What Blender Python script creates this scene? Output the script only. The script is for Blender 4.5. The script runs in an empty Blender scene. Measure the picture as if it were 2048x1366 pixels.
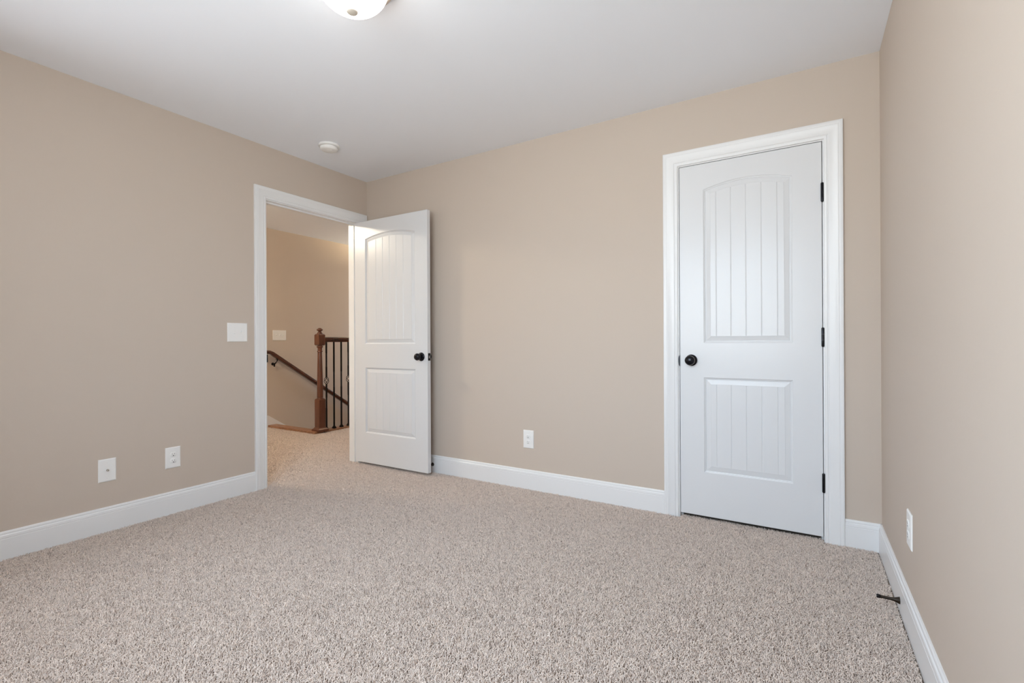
import bpy, bmesh, math, random
import numpy as np
from mathutils import Vector, Matrix

S = bpy.context.scene
COL = S.collection
PI = math.pi

# ------------------------------------------------------------------ camera
cam_d = bpy.data.cameras.new('camera')
cam_d.sensor_width = 36.0
cam_d.lens = 957.2849 * 36.0 / 2048.0
cam_d.clip_start = 0.02
cam = bpy.data.objects.new('camera', cam_d)
COL.objects.link(cam)
def cam_axes(yaw, pitch, roll):
    f = Vector((-math.sin(yaw)*math.cos(pitch), math.cos(yaw)*math.cos(pitch), math.sin(pitch)))
    r = Vector((math.cos(yaw), math.sin(yaw), 0)); u = r.cross(f)
    c, s = math.cos(roll), math.sin(roll)
    return c*r + s*u, -s*r + c*u, f
_r, _u, _f = cam_axes(0.5485, 0.00075, -0.00484)
CAM = Vector((3.2781, -2.9246, 1.0239))
cam.matrix_world = Matrix(((_r.x, _u.x, -_f.x, CAM.x), (_r.y, _u.y, -_f.y, CAM.y), (_r.z, _u.z, -_f.z, CAM.z), (0, 0, 0, 1)))
S.camera = cam

# ------------------------------------------------------------------ view, world, daylight
S.view_settings.view_transform = 'Standard'
S.view_settings.look = 'None'
S.view_settings.gamma = 1.0
S.view_settings.use_curve_mapping = False
S.view_settings.exposure = 0.19
S.cycles.max_bounces = 12
S.cycles.diffuse_bounces = 8
S.cycles.glossy_bounces = 4
S.cycles.sample_clamp_indirect = 6.0
S.cycles.use_denoising = True

W_SKY = 12.0
world = bpy.data.worlds.new('overcast_sky'); S.world = world
world.use_nodes = True
nt = world.node_tree; nt.nodes.clear()
wo = nt.nodes.new('ShaderNodeOutputWorld'); bg = nt.nodes.new('ShaderNodeBackground')
tc = nt.nodes.new('ShaderNodeTexCoord'); sp = nt.nodes.new('ShaderNodeSeparateXYZ'); cr = nt.nodes.new('ShaderNodeValToRGB')
cr.color_ramp.elements[0].position = 0.0; cr.color_ramp.elements[0].color = (.77, .79, .82, 1)
cr.color_ramp.elements[1].position = 0.12; cr.color_ramp.elements[1].color = (.745, .865, 1.03, 1)
nt.links.new(tc.outputs['Generated'], sp.inputs[0]); nt.links.new(sp.outputs['Z'], cr.inputs[0])
nt.links.new(cr.outputs[0], bg.inputs[0]); nt.links.new(bg.outputs[0], wo.inputs[0])
bg.inputs[1].default_value = W_SKY

# room numbers
RW, RH, RY = 3.596, 2.432, -3.2          # width, height, rear wall
WIN = (1.65, 3.22, 0.80, 2.18)           # rear window x0,x1,z0,z1
LWIN = (-3.10, -2.45, 0.62, 1.62)        # side window in the left wall, beside the viewer: y0,y1,z0,z1
WT = 0.115
ADDED_HWIN = (-2.00, -1.35, .75, 1.55)          # unseen window added at the far hall end to brighten the hall

def area_light(name, loc, rot, sx, sy, power, color, portal=False):
    l = bpy.data.lights.new(name, 'AREA'); l.shape = 'RECTANGLE'; l.size = sx; l.size_y = sy
    l.energy = power; l.color = color
    if portal: l.cycles.is_portal = True
    o = bpy.data.objects.new(name, l); COL.objects.link(o); o.location = loc; o.rotation_euler = rot
    return o
area_light('window_portal', ((WIN[0]+WIN[1])/2, RY-.02, (WIN[2]+WIN[3])/2), (PI/2, 0, 0), WIN[1]-WIN[0], WIN[3]-WIN[2], 1, (1, 1, 1), True)
area_light('window_portal', (-.02, (LWIN[0]+LWIN[1])/2, (LWIN[2]+LWIN[3])/2), (0, -PI/2, 0), LWIN[3]-LWIN[2], LWIN[1]-LWIN[0], 1, (1, 1, 1), True)
area_light('window_portal', ((ADDED_HWIN[0]+ADDED_HWIN[1])/2, 3.22, (ADDED_HWIN[2]+ADDED_HWIN[3])/2), (-PI/2, 0, 0), ADDED_HWIN[1]-ADDED_HWIN[0], ADDED_HWIN[3]-ADDED_HWIN[2], 1, (1, 1, 1), True)  # extra daylight through the added hall window

# ------------------------------------------------------------------ helpers
def mat(name, color, rough=.5, metal=0.0, bump=None, spec=.5, coat=0.0, emis=None):
    m = bpy.data.materials.new(name); m.use_nodes = True
    n = m.node_tree; b = n.nodes['Principled BSDF']
    b.inputs['Base Color'].default_value = (*color, 1); b.inputs['Roughness'].default_value = rough
    b.inputs['Metallic'].default_value = metal; b.inputs['Specular IOR Level'].default_value = spec
    b.inputs['Coat Weight'].default_value = coat
    if emis:
        b.inputs['Emission Color'].default_value = (*emis[0], 1); b.inputs['Emission Strength'].default_value = emis[1]
    if bump:
        sc, st, dist = bump
        t = n.nodes.new('ShaderNodeTexCoord'); nz = n.nodes.new('ShaderNodeTexNoise'); bp = n.nodes.new('ShaderNodeBump')
        nz.inputs['Scale'].default_value = sc; nz.inputs['Detail'].default_value = 2
        bp.inputs['Strength'].default_value = st; bp.inputs['Distance'].default_value = dist
        n.links.new(t.outputs['Object'], nz.inputs['Vector']); n.links.new(nz.outputs['Fac'], bp.inputs['Height'])
        n.links.new(bp.outputs['Normal'], b.inputs['Normal'])
    return m

def varied(m, c1, c2, scale, vec=(1, 1, 1), detail=4):
    n = m.node_tree; b = n.nodes['Principled BSDF']
    t = n.nodes.new('ShaderNodeTexCoord'); mp = n.nodes.new('ShaderNodeMapping'); nz = n.nodes.new('ShaderNodeTexNoise'); r = n.nodes.new('ShaderNodeValToRGB')
    mp.inputs['Scale'].default_value = vec; nz.inputs['Scale'].default_value = scale; nz.inputs['Detail'].default_value = detail
    r.color_ramp.elements[0].position = .35; r.color_ramp.elements[1].position = .65
    r.color_ramp.elements[0].color = (*c1, 1); r.color_ramp.elements[1].color = (*c2, 1)
    n.links.new(t.outputs['Object'], mp.inputs[0]); n.links.new(mp.outputs[0], nz.inputs['Vector'])
    n.links.new(nz.outputs['Fac'], r.inputs[0]); n.links.new(r.outputs[0], b.inputs['Base Color'])
    return m

M = {}
M['wall'] = mat('tan_wall_paint', (.578, .497, .424), .72, bump=(90, .12, .002), spec=.3)
M['ceil'] = mat('ceiling_paint', (.865, .89, .94), .9, bump=(60, .1, .002), spec=.2)
M['trim'] = mat('white_trim_paint', (.80, .805, .81), .32, spec=.5)
M['door'] = mat('white_door_paint', (.72, .73, .745), .27, bump=(14, .03, .004), spec=.40)
M['bronze'] = mat('oil_rubbed_bronze', (.012, .012, .016), .22, .6)
M['brass'] = mat('pale_bronze_edge', (.35, .27, .17), .3, .9)
M['brown'] = mat('dark_brown_metal', (.022, .013, .007), .42, .4)
M['iron'] = mat('black_iron', (.010, .008, .008), .38, .6)
M['wood'] = varied(mat('cherry_stained_wood', (.115, .035, .015), .28, coat=.3), (.085, .026, .011), (.135, .042, .019), 6, (8, 8, 1))
M['wood_h'] = varied(mat('cherry_stained_rail_wood', (.10, .03, .014), .25, coat=.4), (.045, .013, .007), (.080, .024, .011), 6, (8, 1, 8))
M['tread'] = varied(mat('landing_tread_wood', (.30, .14, .07), .35), (.24, .11, .055), (.36, .18, .095), 7, (3, 3, 3))
M['plastic'] = mat('white_plastic', (.86, .855, .84), .3)
M['gap'] = mat('dark_slot', (.015, .014, .013), .6)
M['slotgrey'] = mat('slot_grey', (.22, .21, .20), .6)
M['steel'] = mat('nickel', (.55, .53, .50), .22, 1.0)
M['pan'] = mat('brushed_nickel_pan', (.60, .52, .46), .42, .75)
M['finial'] = mat('satin_nickel_finial', (.66, .60, .52), .55, .3)
M['backing'] = varied(mat('carpet_backing', (.24, .19, .16), 1.0, spec=0), (.20, .16, .13), (.28, .23, .19), 240)
M['stair'] = mat('stair_carpet', (.42, .35, .29), .95, bump=(400, .8, .004), spec=0)
M['glow'] = mat('lit_frosted_glass', (.9, .88, .84), .35, emis=((1.0, .93, .84), 8.0))
M['hallglow'] = mat('lit_hall_glass', (.9, .86, .8), .35, emis=((1.0, .875, .68), 200.0))
M['alabaster'] = mat('alabaster_bowl', (.75, .66, .52), .5)
M['bulb'] = mat('lit_bulb', (.9, .9, .8), .4, emis=((1.0, .82, .52), 700.0))
g = bpy.data.materials.new('window_glass'); g.use_nodes = True; n = g.node_tree; n.nodes.clear()
_o = n.nodes.new('ShaderNodeOutputMaterial'); _t = n.nodes.new('ShaderNodeBsdfTransparent'); _g = n.nodes.new('ShaderNodeBsdfGlossy'); _m = n.nodes.new('ShaderNodeMixShader')
_g.inputs['Roughness'].default_value = .02; _m.inputs[0].default_value = .05; _t.inputs[0].default_value = (.96, .98, .97, 1)
n.links.new(_t.outputs[0], _m.inputs[1]); n.links.new(_g.outputs[0], _m.inputs[2]); n.links.new(_m.outputs[0], _o.inputs[0])
M['glass'] = g

def tag(o, label=None, cat=None, group=None, kind=None):
    if label: o['label'] = label
    if cat: o['category'] = cat
    if group: o['group'] = group
    if kind: o['kind'] = kind
    return o

def empty(name, loc, rotz=0.0):
    o = bpy.data.objects.new(name, None); COL.objects.link(o); o.location = loc; o.rotation_euler = (0, 0, rotz)
    o.empty_display_size = .05
    return o

def link(name, bm, m, parent=None, smooth=None):
    bmesh.ops.remove_doubles(bm, verts=bm.verts, dist=1e-6)
    bmesh.ops.recalc_face_normals(bm, faces=bm.faces)
    me = bpy.data.meshes.new(name); bm.to_mesh(me); bm.free()
    me.materials.append(M[m])
    if smooth is not None:
        for p in me.polygons: p.use_smooth = True
        me.set_sharp_from_angle(angle=math.radians(smooth))
    o = bpy.data.objects.new(name, me); COL.objects.link(o)
    if parent: o.parent = parent
    return o

def box(bm, x0, x1, y0, y1, z0, z1, bev=0.0, seg=2):
    v = [bm.verts.new((x, y, z)) for x in (x0, x1) for y in (y0, y1) for z in (z0, z1)]
    f = [bm.faces.new([v[i] for i in q]) for q in ((0, 1, 3, 2), (4, 6, 7, 5), (0, 4, 5, 1), (2, 3, 7, 6), (0, 2, 6, 4), (1, 5, 7, 3))]
    if bev > 0:
        es = list({e for q in f for e in q.edges})
        bmesh.ops.bevel(bm, geom=es, offset=bev, segments=seg, profile=.5, affect='EDGES')
    return bm

def lathe(bm, prof, c=(0, 0, 0), axis='Z', seg=32, sgn=1, cap=True):
    """prof: list of (radius, height)."""
    rings = []
    for r, h in prof:
        ring = []
        for i in range(seg):
            a = 2*PI*i/seg; p, q = r*math.cos(a), r*math.sin(a); h_ = h*sgn
            co = {'Z': (p, q, h_), 'Y': (p, h_, q), 'X': (h_, p, q)}[axis]
            ring.append(bm.verts.new((c[0]+co[0], c[1]+co[1], c[2]+co[2])))
        rings.append(ring)
    for a, b in zip(rings, rings[1:]):
        for i in range(seg):
            bm.faces.new((a[i], a[(i+1) % seg], b[(i+1) % seg], b[i]))
    if cap:
        bm.faces.new(rings[0][::-1]); bm.faces.new(rings[-1])
    return bm

def loft(bm, rings, caps=True):
    R = [[bm.verts.new(p) for p in r] for r in rings]; n_ = len(R[0])
    for a, b in zip(R, R[1:]):
        for i in range(n_):
            bm.faces.new((a[i], a[(i+1) % n_], b[(i+1) % n_], b[i]))
    if caps:
        bm.faces.new(R[0][::-1]); bm.faces.new(R[-1])
    return bm

def tube(bm, pts, r, seg=8):
    pts = [Vector(p) for p in pts]; rings = []
    for i, p in enumerate(pts):
        t = (pts[min(i+1, len(pts)-1)] - pts[max(i-1, 0)]).normalized()
        ref = Vector((0, 0, 1)) if abs(t.z) < .9 else Vector((1, 0, 0))
        u = t.cross(ref).normalized(); w = t.cross(u)
        rr = r[i] if isinstance(r, (list, tuple)) else r
        rings.append([tuple(p + u*rr*math.cos(2*PI*k/seg) + w*rr*math.sin(2*PI*k/seg)) for k in range(seg)])
    return loft(bm, rings)

def sweep_profile(bm, prof, a, b, out, up=(0, 0, 1)):
    """prof (t, z) polygon extruded from a to b; t measured along 'out'."""
    a, b, out, up = Vector(a), Vector(b), Vector(out), Vector(up)
    return loft(bm, [[tuple(p + out*t + up*z) for t, z in prof] for p in (a, b)])

# ------------------------------------------------------------------ room shell
def struct(name, bm, m, label, cat, parent=None, smooth=None):
    return tag(link(name, bm, m, parent, smooth), label, cat, None, 'structure')

DL, DR = 2.6486, 3.3602        # closet opening between jambs
EL, ER = -0.920, -0.100        # entry opening between jambs (y)
JH = 2.047                     # head jamb underside

bm = bmesh.new()               # left wall with the entry opening
box(bm, -WT, 0, RY, LWIN[0], -.02, RH); box(bm, -WT, 0, LWIN[1], EL-.018, -.02, RH); box(bm, -WT, 0, LWIN[0], LWIN[1], -.02, LWIN[2]); box(bm, -WT, 0, LWIN[0], LWIN[1], LWIN[3], RH); box(bm, -WT, 0, ER+.018, WT, -.02, RH); box(bm, -WT, 0, EL-.018, ER+.018, JH+.018, RH)
struct('wall_left', bm, 'wall', 'tan painted wall with the open doorway to the hall', 'wall')
bm = bmesh.new()               # back wall with the closet opening
box(bm, 0, DL-.018, 0, WT, -.02, RH); box(bm, DR+.018, RW, 0, WT, -.02, RH); box(bm, DL-.018, DR+.018, 0, WT, JH+.018, RH)
struct('wall_back', bm, 'wall', 'tan painted wall holding the closed white closet door', 'wall')
bm = bmesh.new(); box(bm, RW, RW+WT, RY-WT, .8, -.02, RH)
struct('wall_right', bm, 'wall', 'tan painted wall at the right edge with one outlet and a door stop', 'wall')
bm = bmesh.new()
box(bm, -WT, WIN[0], RY-WT, RY, -.02, RH); box(bm, WIN[1], RW, RY-WT, RY, -.02, RH)
box(bm, WIN[0], WIN[1], RY-WT, RY, -.02, WIN[2]); box(bm, WIN[0], WIN[1], RY-WT, RY, WIN[3], RH)
struct('wall_rear', bm, 'wall', 'tan wall behind the viewer with the window', 'wall')
bm = bmesh.new(); box(bm, -WT, RW+WT, RY-WT, WT, RH, RH+.1)
struct('ceiling', bm, 'ceil', 'flat pale grey white bedroom ceiling', 'ceiling')
bm = bmesh.new(); box(bm, -WT, RW, RY, .8, -.10, -.014); 
box(bm, -2.33, -WT, -2.3, .62, -.10, -.014); box(bm, -1.52, -WT, .62, 3.2, -.10, -.014)
struct('floor', bm, 'backing', 'carpeted floor of the bedroom and hall', 'floor')
# hall shell
bm = bmesh.new(); box(bm, -2.33-WT, -2.33, -2.4, 3.3, -2.8, RH)
struct('wall_stairwell', bm, 'wall', 'tan hall wall seen through the doorway, behind the stair railing', 'wall')
bm = bmesh.new(); box(bm, -2.33-WT, -WT, -2.3-WT, -2.3, -.1, RH)
for q in ((-2.33-WT, ADDED_HWIN[0], -2.8, RH), (ADDED_HWIN[1], -WT, -2.8, RH), (ADDED_HWIN[0], ADDED_HWIN[1], -2.8, ADDED_HWIN[2]), (ADDED_HWIN[0], ADDED_HWIN[1], ADDED_HWIN[3], RH)):
    box(bm, q[0], q[1], 3.2, 3.3, q[2], q[3])
box(bm, -WT, 0, WT, 3.2, -.1, RH); box(bm, -1.52, -1.44, .64, 3.2, -2.8, -.10); box(bm, -2.33, -1.52, .52, .62, -2.8, -.10)
struct('wall_hall', bm, 'wall', 'tan walls closing the hall and the stair opening', 'wall')
bm = bmesh.new(); box(bm, -2.33-WT, -WT, -2.3-WT, 3.3, RH, RH+.1)
struct('ceiling_hall', bm, 'ceil', 'hall ceiling seen through the top of the doorway', 'ceiling')
bm = bmesh.new(); box(bm, 2.2, 2.28, WT, .8, -.02, RH); box(bm, 2.2, RW, .8, .88, -.02, RH); box(bm, 2.2, RW+WT, WT, .88, RH, RH+.08)
struct('wall_closet', bm, 'wall', 'walls of the closet behind the closed door', 'wall')

# ------------------------------------------------------------------ trim
CAS = [(0, 0), (0, .0075), (.002, .0095), (.009, .0105), (.012, .0115), (.0135, .0095), (.017, .0095), (.020, .0125), (.026, .0135), (.052, .0150),
       (.055, .0165), (.060, .0175), (.064, .0165), (.066, .0175), (.076, .0180), (.080, .0170), (.082, .014), (.082, 0)]
def casing(bm, plane, a0, a1, top, wl, wr=None, base=-.012, sgn=1):
    """plane 'x': opening along y on x = 0 wall, thickness along +x*sgn; plane 'y': along x on y = 0, thickness to -y"""
    wr = wr or wl
    pts = []
    for k in range(4):
        ring = []
        for u, t in CAS:
            uu = u/.082*(wl if k < 2 else wr)
            ut = u/.082*.082
            a = a0-uu if k < 2 else a1+uu
            z = base if k in (0, 3) else top+ut
            ring.append((t*sgn, a, z) if plane == 'x' else (a, -t*sgn, z))
        pts.append(ring)
    loft(bm, pts)
    return bm
bm = bmesh.new(); casing(bm, 'y', DL-.0065, DR+.0055, JH+.006, .082)
t1 = struct('trim_1', bm, 'trim', 'white moulded casing around the closed closet door', 'door trim', smooth=25)
def jamb(name, parent, plane, a0, a1, top, t0, t1, stop0, stop1):
    bm = bmesh.new()
    def bx(p0, p1, d0, d1, z0, z1):
        if plane == 'x': box(bm, d0, d1, p0, p1, z0, z1)
        else: box(bm, p0, p1, d0, d1, z0, z1)
    bx(a0-.018, a0, t0, t1, -.012, top+.018); bx(a1, a1+.018, t0, t1, -.012, top+.018); bx(a0, a1, t0, t1, top, top+.018)
    bx(a0, a0+.011, stop0, stop1, -.012, top-.011); bx(a1-.011, a1, stop0, stop1, -.012, top-.011); bx(a0, a1, stop0, stop1, top-.011, top)
    return link(name, bm, 'trim', parent)
jamb('jamb', t1, 'y', DL, DR, JH, 0.0005, WT-.0005, .038, .076)
# wide entry casing: outer faces from -1.012 to -0.926 and -0.096 to -0.006
bm = bmesh.new(); casing(bm, 'x', EL-.005, ER+.005, JH+.006, .086, .087)
t2 = struct('trim_2', bm, 'trim', 'white casing around the open doorway beside the corner', 'door trim', smooth=25)
jamb('jamb', t2, 'x', EL, ER, JH, -WT+.0005, -.0005, -.076, -.038)
bm = bmesh.new(); casing(bm, 'x', EL-.005, ER+.005, JH+.006, .086, .087, sgn=-1)
hc = link('hall_casing', bm, 'trim', t2, smooth=25); hc.location = (-WT, 0, 0)
# strike plates
bm = bmesh.new(); box(bm, -.042, -.001, EL, EL+.0012, .885, .943); lathe(bm, [(.004, -.028), (.0045, -.02), (.0045, .02), (.004, .028)], (.0015, EL+.002, .914), 'Z', 10)
link('strike_plate', bm, 'bronze', t2)
bm = bmesh.new()
prof = []
loft(bm, [[(DL-.0002-.0045*math.sqrt(max(0, 1-(z/.031)**2)), y, .908+z) for z in np.linspace(-.031, .031, 13)] + [(DL+.0035, y, .908+.031), (DL+.0035, y, .908-.031)] for y in (-.0035, .001)])
link('strike_plate', bm, 'bronze', t1)

BASE = [(0, -.012), (.0140, -.012), (.0140, .0925), (.0128, .0945), (.0136, .0965), (.0136, .1000), (.0122, .1090), (.0095, .1130), (.0082, .1140), (.0090, .1160), (.0090, .1195), (.0075, .1250), (.0050, .1280), (0, .1280)]
def baseboard(name, a, b, out, label):
    bm = bmesh.new(); sweep_profile(bm, BASE, a, b, out)
    return struct(name, bm, 'trim', label, 'baseboard', smooth=25)
baseboard('baseboard_left', (0, RY, 0), (0, EL-.091, 0), (1, 0, 0), 'white baseboard along the left wall up to the doorway')
bm = bmesh.new(); sweep_profile(bm, BASE, (.09*0+.001, 0, 0), (DL-.0065-.082, 0, 0), (0, -1, 0)); 
struct('baseboard_back', bm, 'trim', 'long white baseboard between the open door and the closet door', 'baseboard', smooth=25)
baseboard('baseboard_back_right', (DR+.0055+.082, 0, 0), (RW, 0, 0), (0, -1, 0), 'short white baseboard right of the closet door')
baseboard('baseboard_right', (RW, -.0001, 0), (RW, RY, 0), (-1, 0, 0), 'white baseboard running along the right wall')
baseboard('baseboard_hall', (-2.33, -2.4, 0), (-2.33, .30, 0), (1, 0, 0), 'white baseboard on the hall wall')

# ------------------------------------------------------------------ window behind the viewer
bm = bmesh.new()
x0, x1, z0, z1 = WIN
for (a, b, c, d) in ((x0, x0+.04, z0, z1), (x1-.04, x1, z0, z1), (x0, x1, z0, z0+.04), (x0, x1, z1-.04, z1), ((x0+x1)/2-.035, (x0+x1)/2+.035, z0, z1), (x0, x1, (z0+z1)/2-.02, (z0+z1)/2+.02)):
    box(bm, a, b, RY-.085, RY-.045, c, d)
wnd = struct('window_1', bm, 'trim', 'white window frame in the wall behind the viewer', 'window')
bm = bmesh.new(); box(bm, x0+.03, x1-.03, RY-.068, RY-.064, z0+.03, z1-.03); link('window_pane', bm, 'glass', wnd)
bm = bmesh.new(); box(bm, x0-.08, x0, RY, RY+.017, z0, z1+.08); box(bm, x1, x1+.08, RY, RY+.017, z0, z1+.08); box(bm, x0, x1, RY, RY+.017, z1, z1+.08); box(bm, x0-.1, x1+.1, RY-.04, RY+.035, z0-.022, z0)
link('window_casing', bm, 'trim', wnd)
bm = bmesh.new()
x0, x1, z0, z1 = ADDED_HWIN
for (a, b, c, d) in ((x0, x0+.04, z0, z1), (x1-.04, x1, z0, z1), (x0, x1, z0, z0+.04), (x0, x1, z1-.04, z1), (x0, x1, (z0+z1)/2-.02, (z0+z1)/2+.02)):
    box(bm, a, b, 3.23, 3.27, c, d)
struct('added_hall_window', bm, 'trim', 'white frame of an unseen window added to light the end of the hall', 'window')

bm = bmesh.new()
y0, y1, z0, z1 = LWIN
for (a, b, c, d) in ((y0, y0+.04, z0, z1), (y1-.04, y1, z0, z1), (y0, y1, z0, z0+.04), (y0, y1, z1-.04, z1), (y0, y1, (z0+z1)/2-.02, (z0+z1)/2+.02)):
    box(bm, -.085, -.045, a, b, c, d)
wnd = struct('window_3', bm, 'trim', 'white window frame in the left wall beside the viewer', 'window')
bm = bmesh.new(); box(bm, 0, .017, y0-.07, y0, z0, z1+.07); box(bm, 0, .017, y1, y1+.07, z0, z1+.07); box(bm, 0, .017, y0, y1, z1, z1+.07); box(bm, -.04, .03, y0-.07, y1+.07, z0-.022, z0)
link('window_casing', bm, 'trim', wnd)
# ------------------------------------------------------------------ doors
def door_slab(bm, Wd, Hd, T, st_l, st_r, panels, pitch=.0762):
    """slab x 0..Wd, front face at y=0 (towards -y), back at y=T; panels: (z0, z_side, rise)"""
    xa, xb = st_l, Wd-st_r; xc = (xa+xb)/2; hw = (xb-xa)/2
    IN = .040
    # normalised samples shared by every ring, with three verts per groove
    ts = {-1.0, 1.0}
    fw = hw-IN
    for k in range(-2, 3):
        for d in (-.0032, 0, .0032): ts.add(round((k*pitch+d)/fw, 6))
    for q in np.linspace(-1, 1, 13):
        if all(abs(q-t) > .03 for t in ts): ts.add(float(q))
    ts = sorted(ts)
    gi = {min(range(len(ts)), key=lambda i: abs(ts[i]-k*pitch/fw)) for k in range(-2, 3)}
    rings_def = [(0, 0), (.0008, .0018), (.0045, .0042), (.0080, .0052), (.0088, .0092), (.0130, .0092), (.0145, .0080), (.0370, .0030), (.0378, .0016), (.0400, .0016)]
    for side in (0, 1):
        Y = (lambda d: d) if side == 0 else (lambda d: T-d)
        prevz = 0.0
        for (z0, zs, rise) in panels:
            def arc(x, u):
                s = (x-xc)/hw
                return zs + rise*(1-s*s) - u
            R = []
            for u, d in rings_def:
                xs = [xc+t*(hw-u) for t in ts]
                bot = [bm.verts.new((x, Y(d), z0+u)) for x in xs]; top = [bm.verts.new((x, Y(d), arc(x, u))) for x in xs]
                R.append((bot, top))
            for (b0, t0_), (b1, t1_) in zip(R, R[1:]):
                for i in range(len(ts)-1):
                    bm.faces.new((b0[i], b0[i+1], b1[i+1], b1[i])); bm.faces.new((t0_[i+1], t0_[i], t1_[i], t1_[i+1]))
                bm.faces.new((b0[0], b1[0], t1_[0], t0_[0])); bm.faces.new((b0[-1], t0_[-1], t1_[-1], b1[-1]))
            b, t = R[-1]
            u = .0400; dg = .0016+.0022
            xs = [xc+q*(hw-u) for q in ts]
            gb = {}; 
            for i in range(len(ts)):
                if i in gi:
                    lo = bm.verts.new((xs[i], Y(dg), z0+u+.0005)); hi = bm.verts.new((xs[i], Y(dg), arc(xs[i], u)-.0005)); gb[i] = (lo, hi)
                    bm.faces.new((b[i-1], b[i], lo)); bm.faces.new((b[i], b[i+1], lo)); bm.faces.new((t[i-1], hi, t[i])); bm.faces.new((t[i], hi, t[i+1]))
            for i in range(len(ts)-1):
                l = gb.get(i, (b[i], t[i])); r = gb.get(i+1, (b[i+1], t[i+1]))
                bm.faces.new((l[0], r[0], r[1], l[1]))
        # stiles and rails
        def q(x0, x1, z0, z1):
            bm.faces.new([bm.verts.new(p) for p in ((x0, Y(0), z0), (x1, Y(0), z0), (x1, Y(0), z1), (x0, Y(0), z1))])
        e = .0015
        q(e, xa, e, Hd-e); q(xb, Wd-e, e, Hd-e)
        q(xa, xb, e, panels[0][0])
        for i, (z0, zs, rise) in enumerate(panels):
            nz = panels[i+1][0] if i+1 < len(panels) else Hd-e
            xs = [xc+t*hw for t in ts]
            for j in range(len(xs)-1):
                f = lambda x: zs + rise*(1-((x-xc)/hw)**2)
                bm.faces.new([bm.verts.new(p) for p in ((xs[j], Y(0), f(xs[j])), (xs[j+1], Y(0), f(xs[j+1])), (xs[j+1], Y(0), nz), (xs[j], Y(0), nz))])
    # edges with a tiny chamfer
    o = [(e, 0, 0), (Wd-e, 0, 0), (Wd, e, 0), (Wd, T-e, 0), (Wd-e, T, 0), (e, T, 0), (0, T-e, 0), (0, e, 0)]
    o = [(x, y) for x, y, _ in o]
    def zz(x, y, top): return Hd-e if top else e
    lo = [bm.verts.new((x, y, e)) for x, y in o]; hi = [bm.verts.new((x, y, Hd-e)) for x, y in o]
    for i in range(8):
        if i not in (0, 4): bm.faces.new((lo[i], lo[(i+1) % 8], hi[(i+1) % 8], hi[i]))
    ci = [(e, e), (Wd-e, e), (Wd-e, T-e), (e, T-e)]
    for top, ring, zc in ((0, lo, 0.0), (1, hi, Hd)):
        c = [bm.verts.new((x, y, zc)) for x, y in ci]
        bm.faces.new(c)
        bm.faces.new((ring[0], ring[1], c[1], c[0])); bm.faces.new((ring[1], ring[2], c[1])); bm.faces.new((ring[2], ring[3], c[2], c[1]))
        bm.faces.new((ring[3], ring[4], c[2])); bm.faces.new((ring[4], ring[5], c[3], c[2])); bm.faces.new((ring[5], ring[6], c[3])); bm.faces.new((ring[6], ring[7], c[0], c[3])); bm.faces.new((ring[7], ring[0], c[0]))
    return bm

ROSE = [(.0335, 0), (.0335, .003), (.032, .006), (.027, .0085), (.020, .0105), (.0135, .012)]
NECK = [(.0125, .010), (.0105, .016), (.0105, .024), (.0150, .028), (.0215, .032), (.0262, .038), (.0278, .045), (.0270, .052), (.0238, .058), (.0180, .0625), (.0100, .0652), (.0001, .066)]
def knob(parent, x, z, y, sgn, with_ring=False):
    k = bmesh.new(); lathe(k, NECK, (x, y, z), 'Y', 40, sgn); kn = link('door_knob', k, 'bronze', parent, 50)
    r = bmesh.new(); lathe(r, ROSE, (x, y, z), 'Y', 40, sgn); link('knob_rose', r, 'bronze', kn, 40)
    if with_ring:  # thin band of lighter metal around the knob
        r = bmesh.new(); lathe(r, [(.0272, .0425), (.0281, .0440), (.0281, .0452), (.0274, .0466)], (x, y, z), 'Y', 40, sgn, cap=False)
        w = link('edge_ring', r, 'brass', kn, 60); w['label'] = 'bright edge ring'

def hinge(parent, x, y, z, leaf_dx):
    bm = bmesh.new()
    lathe(bm, [(.0030, -.050), (.0058, -.0475), (.0066, -.0450), (.0066, -.0152)], (x, y, z), 'Z', 14)
    lathe(bm, [(.0066, -.0148), (.0066, .0148)], (x, y, z), 'Z', 14)
    lathe(bm, [(.0066, .0152), (.0066, .0450), (.0058, .0475), (.0030, .050)], (x, y, z), 'Z', 14)
    box(bm, x-.0012, x+.0012, y, y+.030, z-.0445, z+.0445)
    return link('hinge', bm, 'bronze', parent, 40)

PAN_LOW = (.268-.016, .814-.016, 0.0)
PAN_TOP = (1.012-.016, 1.893-.016, .036)
d1 = empty('door_1', (2.6516, .0005, .016))
tag(d1, 'closed white two-panel closet door with arched plank panel and dark knob', 'door', None, 'structure')
bm = bmesh.new(); door_slab(bm, .7056, 2.028, .035, .1320, .1320, [PAN_LOW, PAN_TOP]); link('door_leaf', bm, 'door', d1)
knob(d1, .0635, .896, 0, -1, True)
for z in (1.783, 1.040, .293): hinge(d1, .7056+.0015, -.0055, z-.016, 0)

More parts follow.
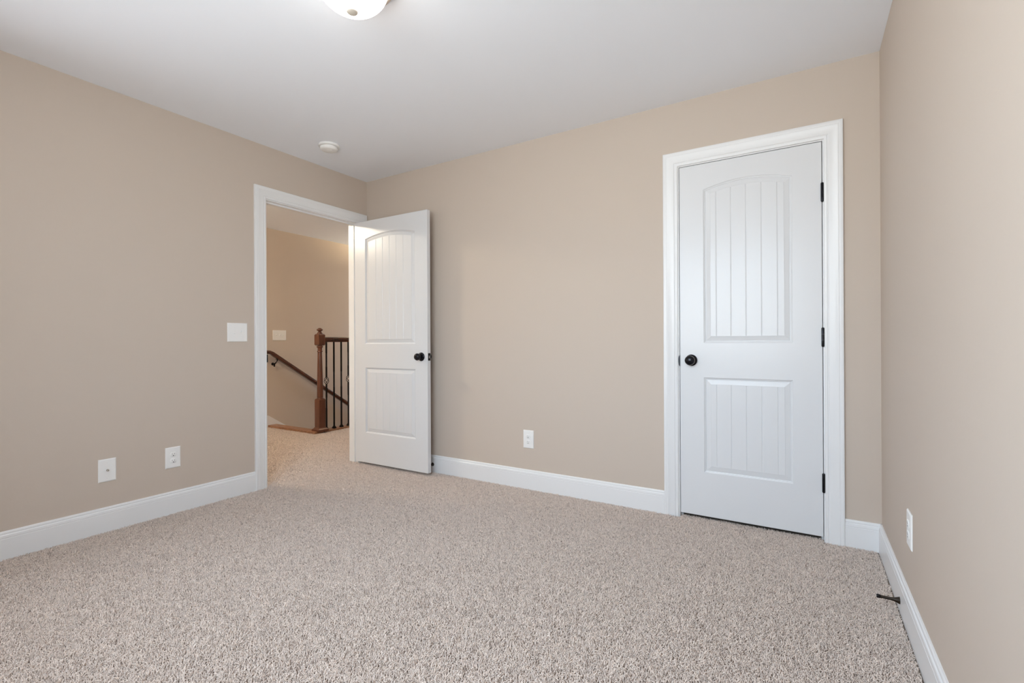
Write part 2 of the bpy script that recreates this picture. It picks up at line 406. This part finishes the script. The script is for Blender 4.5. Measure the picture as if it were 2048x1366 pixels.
d2 = empty('door_2', (.004, -.135, .016), math.radians(.3))
tag(d2, 'white two-panel bedroom door standing open against the back wall', 'door', None, 'structure')
bm = bmesh.new(); door_slab(bm, .808, 2.028, .035, .125, .125, [PAN_LOW, PAN_TOP]); link('door_leaf', bm, 'door', d2)
knob(d2, .808-.0635, .896, 0, -1); knob(d2, .808-.0635, .896, .035, 1)
bm = bmesh.new()
box(bm, .808, .8092, .0045, .0305, .866, .924, .0005, 1); lp = link('latch_plate', bm, 'bronze', d2)
bm = bmesh.new(); loft(bm, [[(.8085, .010, .885+0), (.8085, .0245, .885), (.8085, .0245, .905), (.8085, .010, .905)], [(.819, .0105, .886), (.8105, .0240, .886), (.8105, .0240, .904), (.819, .0105, .904)]]); link('latch_bolt', bm, 'steel', lp)
for z in (1.783, 1.040, .293):
    bm = bmesh.new(); lathe(bm, [(.0066, -.045), (.0066, .045)], (-.001, .037, z-.016), 'Z', 12); link('hinge', bm, 'bronze', d2, 40)

# ------------------------------------------------------------------ plates on walls (local: x right, -y out of the wall, z up)
def plate_bm(w, h, t=.0055):
    bm = bmesh.new(); e = .006
    loft(bm, [[(-w/2, 0, -h/2), (w/2, 0, -h/2), (w/2, 0, h/2), (-w/2, 0, h/2)],
              [(-w/2, -.0022, -h/2), (w/2, -.0022, -h/2), (w/2, -.0022, h/2), (-w/2, -.0022, h/2)],
              [(-w/2+e*.45, -t*.85, -h/2+e*.45), (w/2-e*.45, -t*.85, -h/2+e*.45), (w/2-e*.45, -t*.85, h/2-e*.45), (-w/2+e*.45, -t*.85, h/2-e*.45)],
              [(-w/2+e, -t, -h/2+e), (w/2-e, -t, -h/2+e), (w/2-e, -t, h/2-e), (-w/2+e, -t, h/2-e)]])
    return bm
def screw(parent, x, z):
    bm = bmesh.new(); lathe(bm, [(.0033, .0050), (.0033, .0060), (.0022, .0066)], (x, 0, z), 'Y', 12, -1); link('screw', bm, 'plastic', parent, 40)
def outlet(loc, rotz, label, group='white duplex outlets'):
    o = empty('wall_outlet', loc, rotz); tag(o, label, 'outlet', group)
    link('cover_plate', plate_bm(.082, .126), 'plastic', o)
    for s in (1, -1):
        zc = .0195*s
        bm = bmesh.new()                                   # receptacle face: circle with flattened top and bottom
        pr = []
        for i in range(32):
            a = 2*PI*i/32; pr.append((.0172*math.cos(a), max(-.0138, min(.0138, .0172*math.sin(a)))))
        loft(bm, [[(x, -.0050, zc+z) for x, z in pr], [(x, -.0074, zc+z) for x, z in pr], [(x*.94, -.0080, zc+z*.94) for x, z in pr]])
        r = link('receptacle', bm, 'plastic', o, 40)
        for dx, hh in ((-.0064, .0040), (.0064, .0033)):
            bm = bmesh.new(); box(bm, dx-.0011, dx+.0011, -.0083, -.0070, zc+.0035-hh, zc+.0035+hh); link('slot', bm, 'slotgrey', r)
        bm = bmesh.new(); lathe(bm, [(.0027, .0070), (.0027, .0083)], (0, 0, zc-.0072), 'Y', 12, -1); link('ground_hole', bm, 'gap', r)
    screw(o, 0, 0)
    return o
def switch_plate(loc, rotz, w, xs, up, label):
    o = empty('light_switch', loc, rotz); tag(o, label, 'light switch')
    link('cover_plate', plate_bm(w, .126), 'plastic', o)
    for x, d in zip(xs, up):
        bm = bmesh.new(); box(bm, x-.0052, x+.0052, -.0062, -.0050, -.0122, .0122, .0005, 1)
        box(bm, x-.0035, x+.0035, -.0175, -.0055, .0005*d-.0035+(.003*d), .0005*d+.0035+(.006*d), .0012, 2)
        link('toggle', bm, 'plastic', o, 40)
        for s in (1, -1): screw(o, x, .0302*s)
    return o
RL = PI/2                                                  # local -y -> +x (left wall faces +x)
outlet((0, -1.519, .332), RL, 'white duplex outlet on the left wall, nearer the open doorway')
outlet((1.624, 0, .341), 0, 'white duplex outlet low on the wall between the two doors')
outlet((RW, -.738, .350), -PI/2, 'white duplex outlet low on the right wall, seen edge on')
o = empty('coax_outlet', (0, -1.840, .329), RL); tag(o, 'white wall plate with one metal cable jack, leftmost on the left wall', 'outlet')
link('cover_plate', plate_bm(.080, .124), 'plastic', o)
bm = bmesh.new(); lathe(bm, [(.0068, .0050), (.0068, .0075)], (0, 0, 0), 'Y', 6, -1); lathe(bm, [(.0047, .0070), (.0047, .0165), (.0036, .0165), (.0030, .0100)], (0, 0, 0), 'Y', 20, -1)
cj = link('cable_jack', bm, 'steel', o); cj['label'] = 'shiny metal threaded jack'
screw(o, 0, .042); screw(o, 0, -.042)
switch_plate((0, -1.128, 1.097), RL, .133, (-.023, .023), (-1, 1), 'white double light switch on the left wall beside the doorway')
switch_plate((-2.33, .670, 1.119), RL, .178, (-.046, 0, .046), (1, 1, 1), 'white triple light switch on the hall wall above the stair handrail')

# ------------------------------------------------------------------ smoke detector and ceiling lamp
sd = empty('smoke_detector', (.392, -.690, RH)); tag(sd, 'round white smoke detector on the ceiling near the corner', 'smoke detector')
bm = bmesh.new(); lathe(bm, [(.0700, 0), (.0715, .006), (.0715, .013), (.0690, .0155), (.0600, .0160)], (0, 0, 0), 'Z', 48, -1); link('base', bm, 'plastic', sd, 40)
bm = bmesh.new(); lathe(bm, [(.0560, .0150), (.0560, .0185), (.0600, .0190), (.0605, .0260), (.0570, .0340), (.0500, .0385), (.0300, .0405), (.0001, .0410)], (0, 0, 0), 'Z', 48, -1); link('body', bm, 'plastic', sd, 40)
bm = bmesh.new(); lathe(bm, [(.006, .0400), (.006, .0420), (.0045, .0425)], (.022, 0, 0), 'Z', 12, -1); link('test_button', bm, 'plastic', sd)
LX, LY = 1.815, -1.685
cl = empty('ceiling_lamp', (LX, LY, RH)); tag(cl, 'lit flush ceiling lamp with frosted glass bowl and metal pan', 'ceiling lamp')
bm = bmesh.new(); lathe(bm, [(.150, 0), (.168, .002), (.172, .009), (.167, .014), (.169, .019), (.164, .025), (.159, .028), (.160, .033), (.156, .039), (.146, .042), (.128, .038)], (0, 0, 0), 'Z', 64, -1); link('metal_pan', bm, 'pan', cl, 40)
bm = bmesh.new(); lathe(bm, [(.137*math.cos(a), .034+.112*math.sin(a)) for a in np.linspace(0, PI/2*.985, 20)], (0, 0, 0), 'Z', 64, -1); link('glass_bowl', bm, 'glow', cl, 60)
bm = bmesh.new(); lathe(bm, [(.0150, .143), (.0205, .1455), (.0215, .149), (.0195, .1525), (.0120, .1555), (.0060, .1570), (.0001, .1572)], (0, 0, 0), 'Z', 24, -1); link('finial', bm, 'finial', cl, 50)
h = empty('hall_lamp', (-1.22, -1.25, RH)); tag(h, 'lit lamp on the hall ceiling near the bedroom doorway', 'ceiling lamp')
bm = bmesh.new(); lathe(bm, [(.060, 0), (.060, .012), (.012, .018), (.012, .080), (.11, .090), (.148, .100), (.145, .112), (.12, .114)], (0, 0, 0), 'Z', 40, -1); link('metal_pan', bm, 'pan', h, 40)
bm = bmesh.new(); lathe(bm, [(.125*math.cos(a), .108+.085*math.sin(a)) for a in np.linspace(0, PI/2*.985, 14)], (0, 0, 0), 'Z', 40, -1); link('glass_bowl', bm, 'hallglow', h, 60)
h = empty('pendant_lamp', (-1.62, 2.55, RH)); tag(h, 'lit bowl lamp hanging open side up over the stairs', 'pendant lamp')
bm = bmesh.new(); lathe(bm, [(.060, 0), (.060, .012), (.008, .020), (.008, .240), (.020, .245), (.020, .275)], (0, 0, 0), 'Z', 24, -1); link('stem', bm, 'pan', h, 40)
bm = bmesh.new(); lathe(bm, [(.150, .215), (.146, .235), (.120, .280), (.070, .315), (.0001, .325), (.0001, .319), (.066, .309), (.114, .276), (.141, .233), (.145, .215), (.150, .215)], (0, 0, 0), 'Z', 40, -1, cap=False); link('bowl', bm, 'alabaster', h, 40)
for sx in (-1, 1):
    bm = bmesh.new(); lathe(bm, [(.0001, .195), (.018, .200), (.030, .218), (.030, .232), (.018, .255), (.012, .262)], (.055*sx, 0, 0), 'Z', 20, -1); link('bulb', bm, 'bulb', h, 60)

# ------------------------------------------------------------------ door stops
DS = [(.0140, 0), (.0132, .001), (.0095, .010), (.0070, .018), (.0056, .028), (.0052, .060)]
ds = empty('door_stop', (RW-.0139, -.611, .036)); tag(ds, 'dark brown rigid door stop sticking out of the right baseboard', 'door stop')
bm = bmesh.new(); lathe(bm, DS, (0, 0, 0), 'X', 20, -1); link('post', bm, 'brown', ds, 40)
bm = bmesh.new(); lathe(bm, [(.0060, .058), (.0068, .060), (.0068, .068), (.0058, .071)], (0, 0, 0), 'X', 20, -1); link('rubber_tip', bm, 'iron', ds, 40)
ds2 = empty('door_stop', (.757, -.0139, .056)); tag(ds2, 'dark door stop on the back baseboard, half hidden behind the open door', 'door stop')
bm = bmesh.new(); lathe(bm, DS[:5]+[(.0044, .055)], (0, 0, 0), 'Y', 20, -1); link('post', bm, 'brown', ds2, 40)
bm = bmesh.new(); lathe(bm, [(.0070, .053), (.0082, .056), (.0082, .064), (.0070, .067)], (0, 0, 0), 'Y', 20, -1); link('rubber_tip', bm, 'iron', ds2, 40)

# ------------------------------------------------------------------ stairs, landing tread, skirt
bm = bmesh.new()
rise, run = .188, .285
for k in range(1, 10):
    y0 = .62 + run*(k-1)
    box(bm, -2.318, -1.521, y0, y0+run+.02, -rise*k-.25, -rise*k)
struct('stairs', bm, 'stair', 'carpeted steps going down behind the railing', 'stairs')
bm = bmesh.new()
s_ = rise/run
sk = [(.20, .128), (.515, .137), (3.15, .137-s_*(3.15-.515)), (3.15, .137-s_*(3.15-.515)-.5), (.62, -.35), (.20, -.012)]
loft(bm, [[(-2.3299, y, z) for y, z in sk], [(-2.318, y, z) for y, z in sk]])
struct('trim_3', bm, 'trim', 'white stair skirt board on the hall wall', 'skirt board')
bm = bmesh.new()
box(bm, -2.33, -1.425, .508, .625, -.012, .020, .006, 3)
box(bm, -1.545, -1.425, .640, 3.2, -.012, .014, .004, 2)
box(bm, -2.33, -1.53, .622, .640, -.15, -.012)
struct('trim_4', bm, 'tread', 'stained wood nosing edging the stair opening', 'wood trim')

# ------------------------------------------------------------------ balustrade
NX, NY = -1.455, .603
rl = empty('stair_railing', (NX, NY, .014)); tag(rl, 'cherry wood stair railing with turned newel post and black iron balusters', 'railing')
O = .014
def sq(s, z, ch=0.0):
    h = s/2; c = ch
    return [(-h, -h, z-O), (h, -h, z-O), (h, h, z-O), (-h, h, z-O)]
bm = bmesh.new()
s = .082
loft(bm, [sq(s, .05), sq(s, .372), sq(s*.80, .386)])
npost = link('newel_post', bm, 'wood', rl)
bm = bmesh.new()
loft(bm, [sq(s*.78, .993), sq(s, 1.003), sq(s, 1.112), sq(s*.80, 1.124)])
link('newel_block', bm, 'wood', npost)
bm = bmesh.new()
lathe(bm, [(.036, .380-O), (.038, .386-O), (.036, .394-O), (.032, .398-O), (.034, .404-O), (.0335, .47-O), (.031, .60-O), (.0275, .78-O), (.0245, .905-O), (.0242, .915-O),
           (.030, .919-O), (.031, .925-O), (.0285, .931-O), (.0245, .934-O), (.0245, .962-O), (.0270, .967-O), (.0345, .973-O), (.0360, .980-O), (.0335, .987-O), (.0270, .991-O), (.0270, .998-O)], (0, 0, 0), 'Z', 32)
link('turned_shaft', bm, 'wood', npost, 40)
bm = bmesh.new()
lathe(bm, [(.031, 1.120-O), (.0345, 1.125-O), (.0335, 1.131-O), (.027, 1.134-O), (.0255, 1.142-O), (.0180, 1.148-O), (.0155, 1.154-O), (.0195, 1.158-O), (.030, 1.162-O), (.0345, 1.169-O), (.0345, 1.175-O), (.030, 1.182-O), (.0225, 1.185-O), (.0215, 1.187-O), (.0175, 1.191-O), (.009, 1.1935-O), (.0001, 1.194-O)], (0, 0, 0), 'Z', 32)
link('finial', bm, 'wood', npost, 50)
bm = bmesh.new()
loft(bm, [sq(.130, .014), sq(.130, .034), sq(.122, .040), sq(.100, .050), sq(.088, .060)])
link('newel_base', bm, 'wood', npost)
bm = bmesh.new()     # horizontal rail
RPROF = [(-.020, 0), (.020, 0), (.0215, .010), (.026, .016), (.0300, .026), (.0300, .040), (.0250, .052), (.0150, .058), (0, .060), (-.0150, .058), (-.0250, .052), (-.0300, .040), (-.0300, .026), (-.026, .016), (-.0215, .010)]
loft(bm, [[(x, y, 1.032-O+z) for x, z in RPROF] for y in (.035, 3.2-NY)])
link('handrail', bm, 'wood_h', rl, 40)

def twist_bar(bm, x, y, spans, z0, z1, r=.0064, step=.006):
    """square bar, twisted inside the z spans"""
    zs = [z0]; z = z0
    def turn(z):
        a = 0.0
        for p, q, n_ in spans:
            a += n_*2*PI*min(1, max(0, (z-p)/(q-p)))
        return a
    for p, q, n_ in sorted(spans):
        zs.append(p); k = int(n_*16)
        zs += [p+(q-p)*i/k for i in range(1, k+1)]
    zs.append(z1)
    rr = r*1.42
    rings = [[(x+rr*math.cos(turn(z)+PI/4+i*PI/2), y+rr*math.sin(turn(z)+PI/4+i*PI/2), z-O) for i in range(4)] for z in zs]
    return loft(bm, rings)
kinds = [1, 0, 0, 1, 0, 0]
for i, kd in enumerate(kinds):
    y = .697-NY + .1045*i; x = -.010
    bm = bmesh.new()
    if kd:
        twist_bar(bm, x, y, [(.265, .385, 1.75)], .014, .540, .0072)
        twist_bar(bm, x, y, [(.745, .905, 2.25)], .628, 1.034, .0072)
        lathe(bm, [(.008, .530-O), (.0105, .535-O), (.0105, .541-O), (.006, .546-O)], (x, y, 0), 'Z', 12)
        lathe(bm, [(.006, .622-O), (.0105, .627-O), (.0105, .633-O), (.008, .638-O)], (x, y, 0), 'Z', 12)
    else:
        twist_bar(bm, x, y, [(.50, .680, 2.5)], .014, 1.034, .0072)
    b = link('baluster', bm, 'iron', rl)
    if kd:
        bm = bmesh.new()
        for w in range(4):
            pts = []
            for k in range(17):
                t = k/16; a = w*PI/2 + t*PI*1.0; rr = .003+.0245*math.sin(PI*t)**.85 if 0 < k < 16 else .003
                pts.append((x+rr*math.cos(a), y+rr*math.sin(a), .541+.086*t-O))
            tube(bm, pts, .0032, 6)
        link('basket', bm, 'iron', b, 60)
    bm = bmesh.new()
    def s4(h, z): return [(x-h, y-h, z), (x+h, y-h, z), (x+h, y+h, z), (x-h, y+h, z)]
    loft(bm, [s4(.0175, 0), s4(.0175, .010), s4(.010, .026), s4(.0085, .030)]); link('baluster_shoe', bm, 'iron', b)

# wall handrail going down
HX = -2.262
hr = empty('wall_handrail', (-2.33, .42, .9)); tag(hr, 'dark wood handrail sloping down the hall wall on black brackets', 'handrail')
HP = [(-.018, 0), (.018, 0), (.022, .010), (.0225, .028), (.017, .042), (0, .047), (-.017, .042), (-.0225, .028), (-.022, .010)]
bm = bmesh.new()
sl = .656
def hsec(y, z, k):          # vertical section; k stretches height on the slope
    return [(HX+2.33+u, y-.42, z-.9+v*k) for u, v in HP]
loft(bm, [hsec(.30, .893, .9), hsec(.500, .893, .9), hsec(.545, .860, 1.25), hsec(2.6, .860-sl*2.055, 1.25)])
link('rail', bm, 'wood_h', hr, 40)
for by in (.60, 2.15):
    z = .860-sl*(by-.545)
    bm = bmesh.new()
    lathe(bm, [(.030*.62, 0), (.030*.62, .004), (.013, .007)], (0, by-.42-.02, z-.06-.9), 'X', 20)
    tube(bm, [(.004, by-.42-.02, z-.062-.9), (.03, by-.42-.02, z-.060-.9), (.056, by-.42-.015, z-.045-.9), (.066, by-.42-.002, z-.018-.9), (.067, by-.42, z+.004-.9)], [.0085, .008, .0075, .007, .007], 10)
    box(bm, .057, .078, by-.42-.022, by-.42+.022, z-.9-.004, z-.9+.002)
    lathe(bm, [(.009, -.030), (.009, -.004), (.0125, .001), (.0125, .010), (.004, .014)], (.034, by-.42-.02, z-.062-.9), 'Z', 12)
    link('bracket', bm, 'iron', hr, 40)

# ------------------------------------------------------------------ carpet pile
cm = bpy.data.materials.new('carpet_yarn'); cm.use_nodes = True; n = cm.node_tree; b = n.nodes['Principled BSDF']
b.inputs['Roughness'].default_value = 1.0; b.inputs['Specular IOR Level'].default_value = 0.05
at = n.nodes.new('ShaderNodeAttribute'); at.attribute_name = 'tone'; r = n.nodes.new('ShaderNodeValToRGB')
r.color_ramp.elements[0].color = (.43, .35, .295, 1); r.color_ramp.elements[1].color = (.86, .75, .665, 1)
e_ = r.color_ramp.elements.new(.35); e_.color = (.70, .61, .555, 1)
n.links.new(at.outputs['Fac'], r.inputs[0]); n.links.new(r.outputs[0], b.inputs['Base Color'])
M['yarn'] = cm
def pile(name, regions, label, cat='carpet', seed=5):
    rng = np.random.default_rng(seed)
    P = []
    for (x0, x1, y0, y1, sp_) in regions:
        nx, ny = int((x1-x0)/sp_), int((y1-y0)/sp_)
        gx, gy = np.meshgrid(np.arange(nx), np.arange(ny))
        x = x0 + (gx.ravel()+.5+rng.uniform(-.48, .48, nx*ny))*sp_; y = y0 + (gy.ravel()+.5+rng.uniform(-.48, .48, nx*ny))*sp_
        P.append(np.stack([x, y, np.full(nx*ny, sp_)], 1))
    P = np.concatenate(P); N = len(P)
    # pile direction drifts slowly over the floor (brushed patches)
    fx = np.sin(P[:, 0]*3.1+1.3*np.sin(P[:, 1]*2.3)); fy = np.cos(P[:, 1]*2.7+1.1*np.sin(P[:, 0]*1.9))
    ang = rng.uniform(0, 2*PI, N); lean = rng.uniform(.15, 1.0, N)
    dx = np.cos(ang)*lean + .22*fx; dy = np.sin(ang)*lean + .22*fy
    def lump(cell):                       # smooth random field over the floor, one value per tuft
        gx0, gy0 = P[:, 0].min(), P[:, 1].min()
        u = (P[:, 0]-gx0)/cell; v = (P[:, 1]-gy0)/cell
        G = rng.uniform(-1, 1, (int(u.max())+3, int(v.max())+3)); iu, iv = u.astype(int), v.astype(int); fu, fv = u-iu, v-iv
        fu, fv = fu*fu*(3-2*fu), fv*fv*(3-2*fv)
        return (G[iu, iv]*(1-fu)+G[iu+1, iv]*fu)*(1-fv)+(G[iu, iv+1]*(1-fu)+G[iu+1, iv+1]*fu)*fv
    c1, c2 = lump(.013), lump(.013); c3 = lump(.009)
    dx += .75*c1; dy += .75*c2
    L = rng.uniform(.0085, .0140, N)*(1+.16*c3)*np.where(P[:, 2] > .006, 1.15, 1.0)
    K = 4
    pos = np.zeros((N, K, 3), np.float32); rad = np.zeros((N, K), np.float32)
    curl = rng.uniform(-2.2, 2.2, N)
    for k in range(K):
        t = k/(K-1)
        c, s = np.cos(curl*t), np.sin(curl*t)
        ddx = dx*c-dy*s; ddy = dx*s+dy*c
        horiz = .70*t**1.4
        pos[:, k, 0] = P[:, 0] + ddx*L*horiz; pos[:, k, 1] = P[:, 1] + ddy*L*horiz
        pos[:, k, 2] = -.0125 + L*(t - .50*t*t*lean)*1.05
        rad[:, k] = (.0012, .0014, .0013, .0008)[k]*P[:, 2]/.005*.90
    cu = bpy.data.hair_curves.new(name)
    cu.add_curves([K]*N)
    cu.attributes['position'].data.foreach_set('vector', pos.ravel())
    ra = cu.attributes.get('radius') or cu.attributes.new('radius', 'FLOAT', 'POINT')
    ra.data.foreach_set('value', rad.ravel())
    tn = cu.attributes.new('tone', 'FLOAT', 'CURVE')
    tone = np.clip(rng.normal(.56, .24, N) + .22*c3, 0, 1).astype(np.float32)
    tn.data.foreach_set('value', tone)
    cu.materials.append(M['yarn'])
    o = bpy.data.objects.new(name, cu); COL.objects.link(o)
    return tag(o, label, cat, None, 'stuff')
pile('carpet_pile', [(.016, RW-.016, -2.75, -.016, .0042), (-WT, .016, EL+.004, ER-.004, .0042), (DL+.002, DR-.002, -.016, .034, .0042)], 'speckled beige frieze carpet covering the bedroom floor')
pile('carpet_pile', [(-2.32, -WT-.001, -1.4, .520, .0062), (-1.42, -WT-.02, .520, 1.7, .0062)], 'beige carpet of the hall beyond the doorway', seed=9)
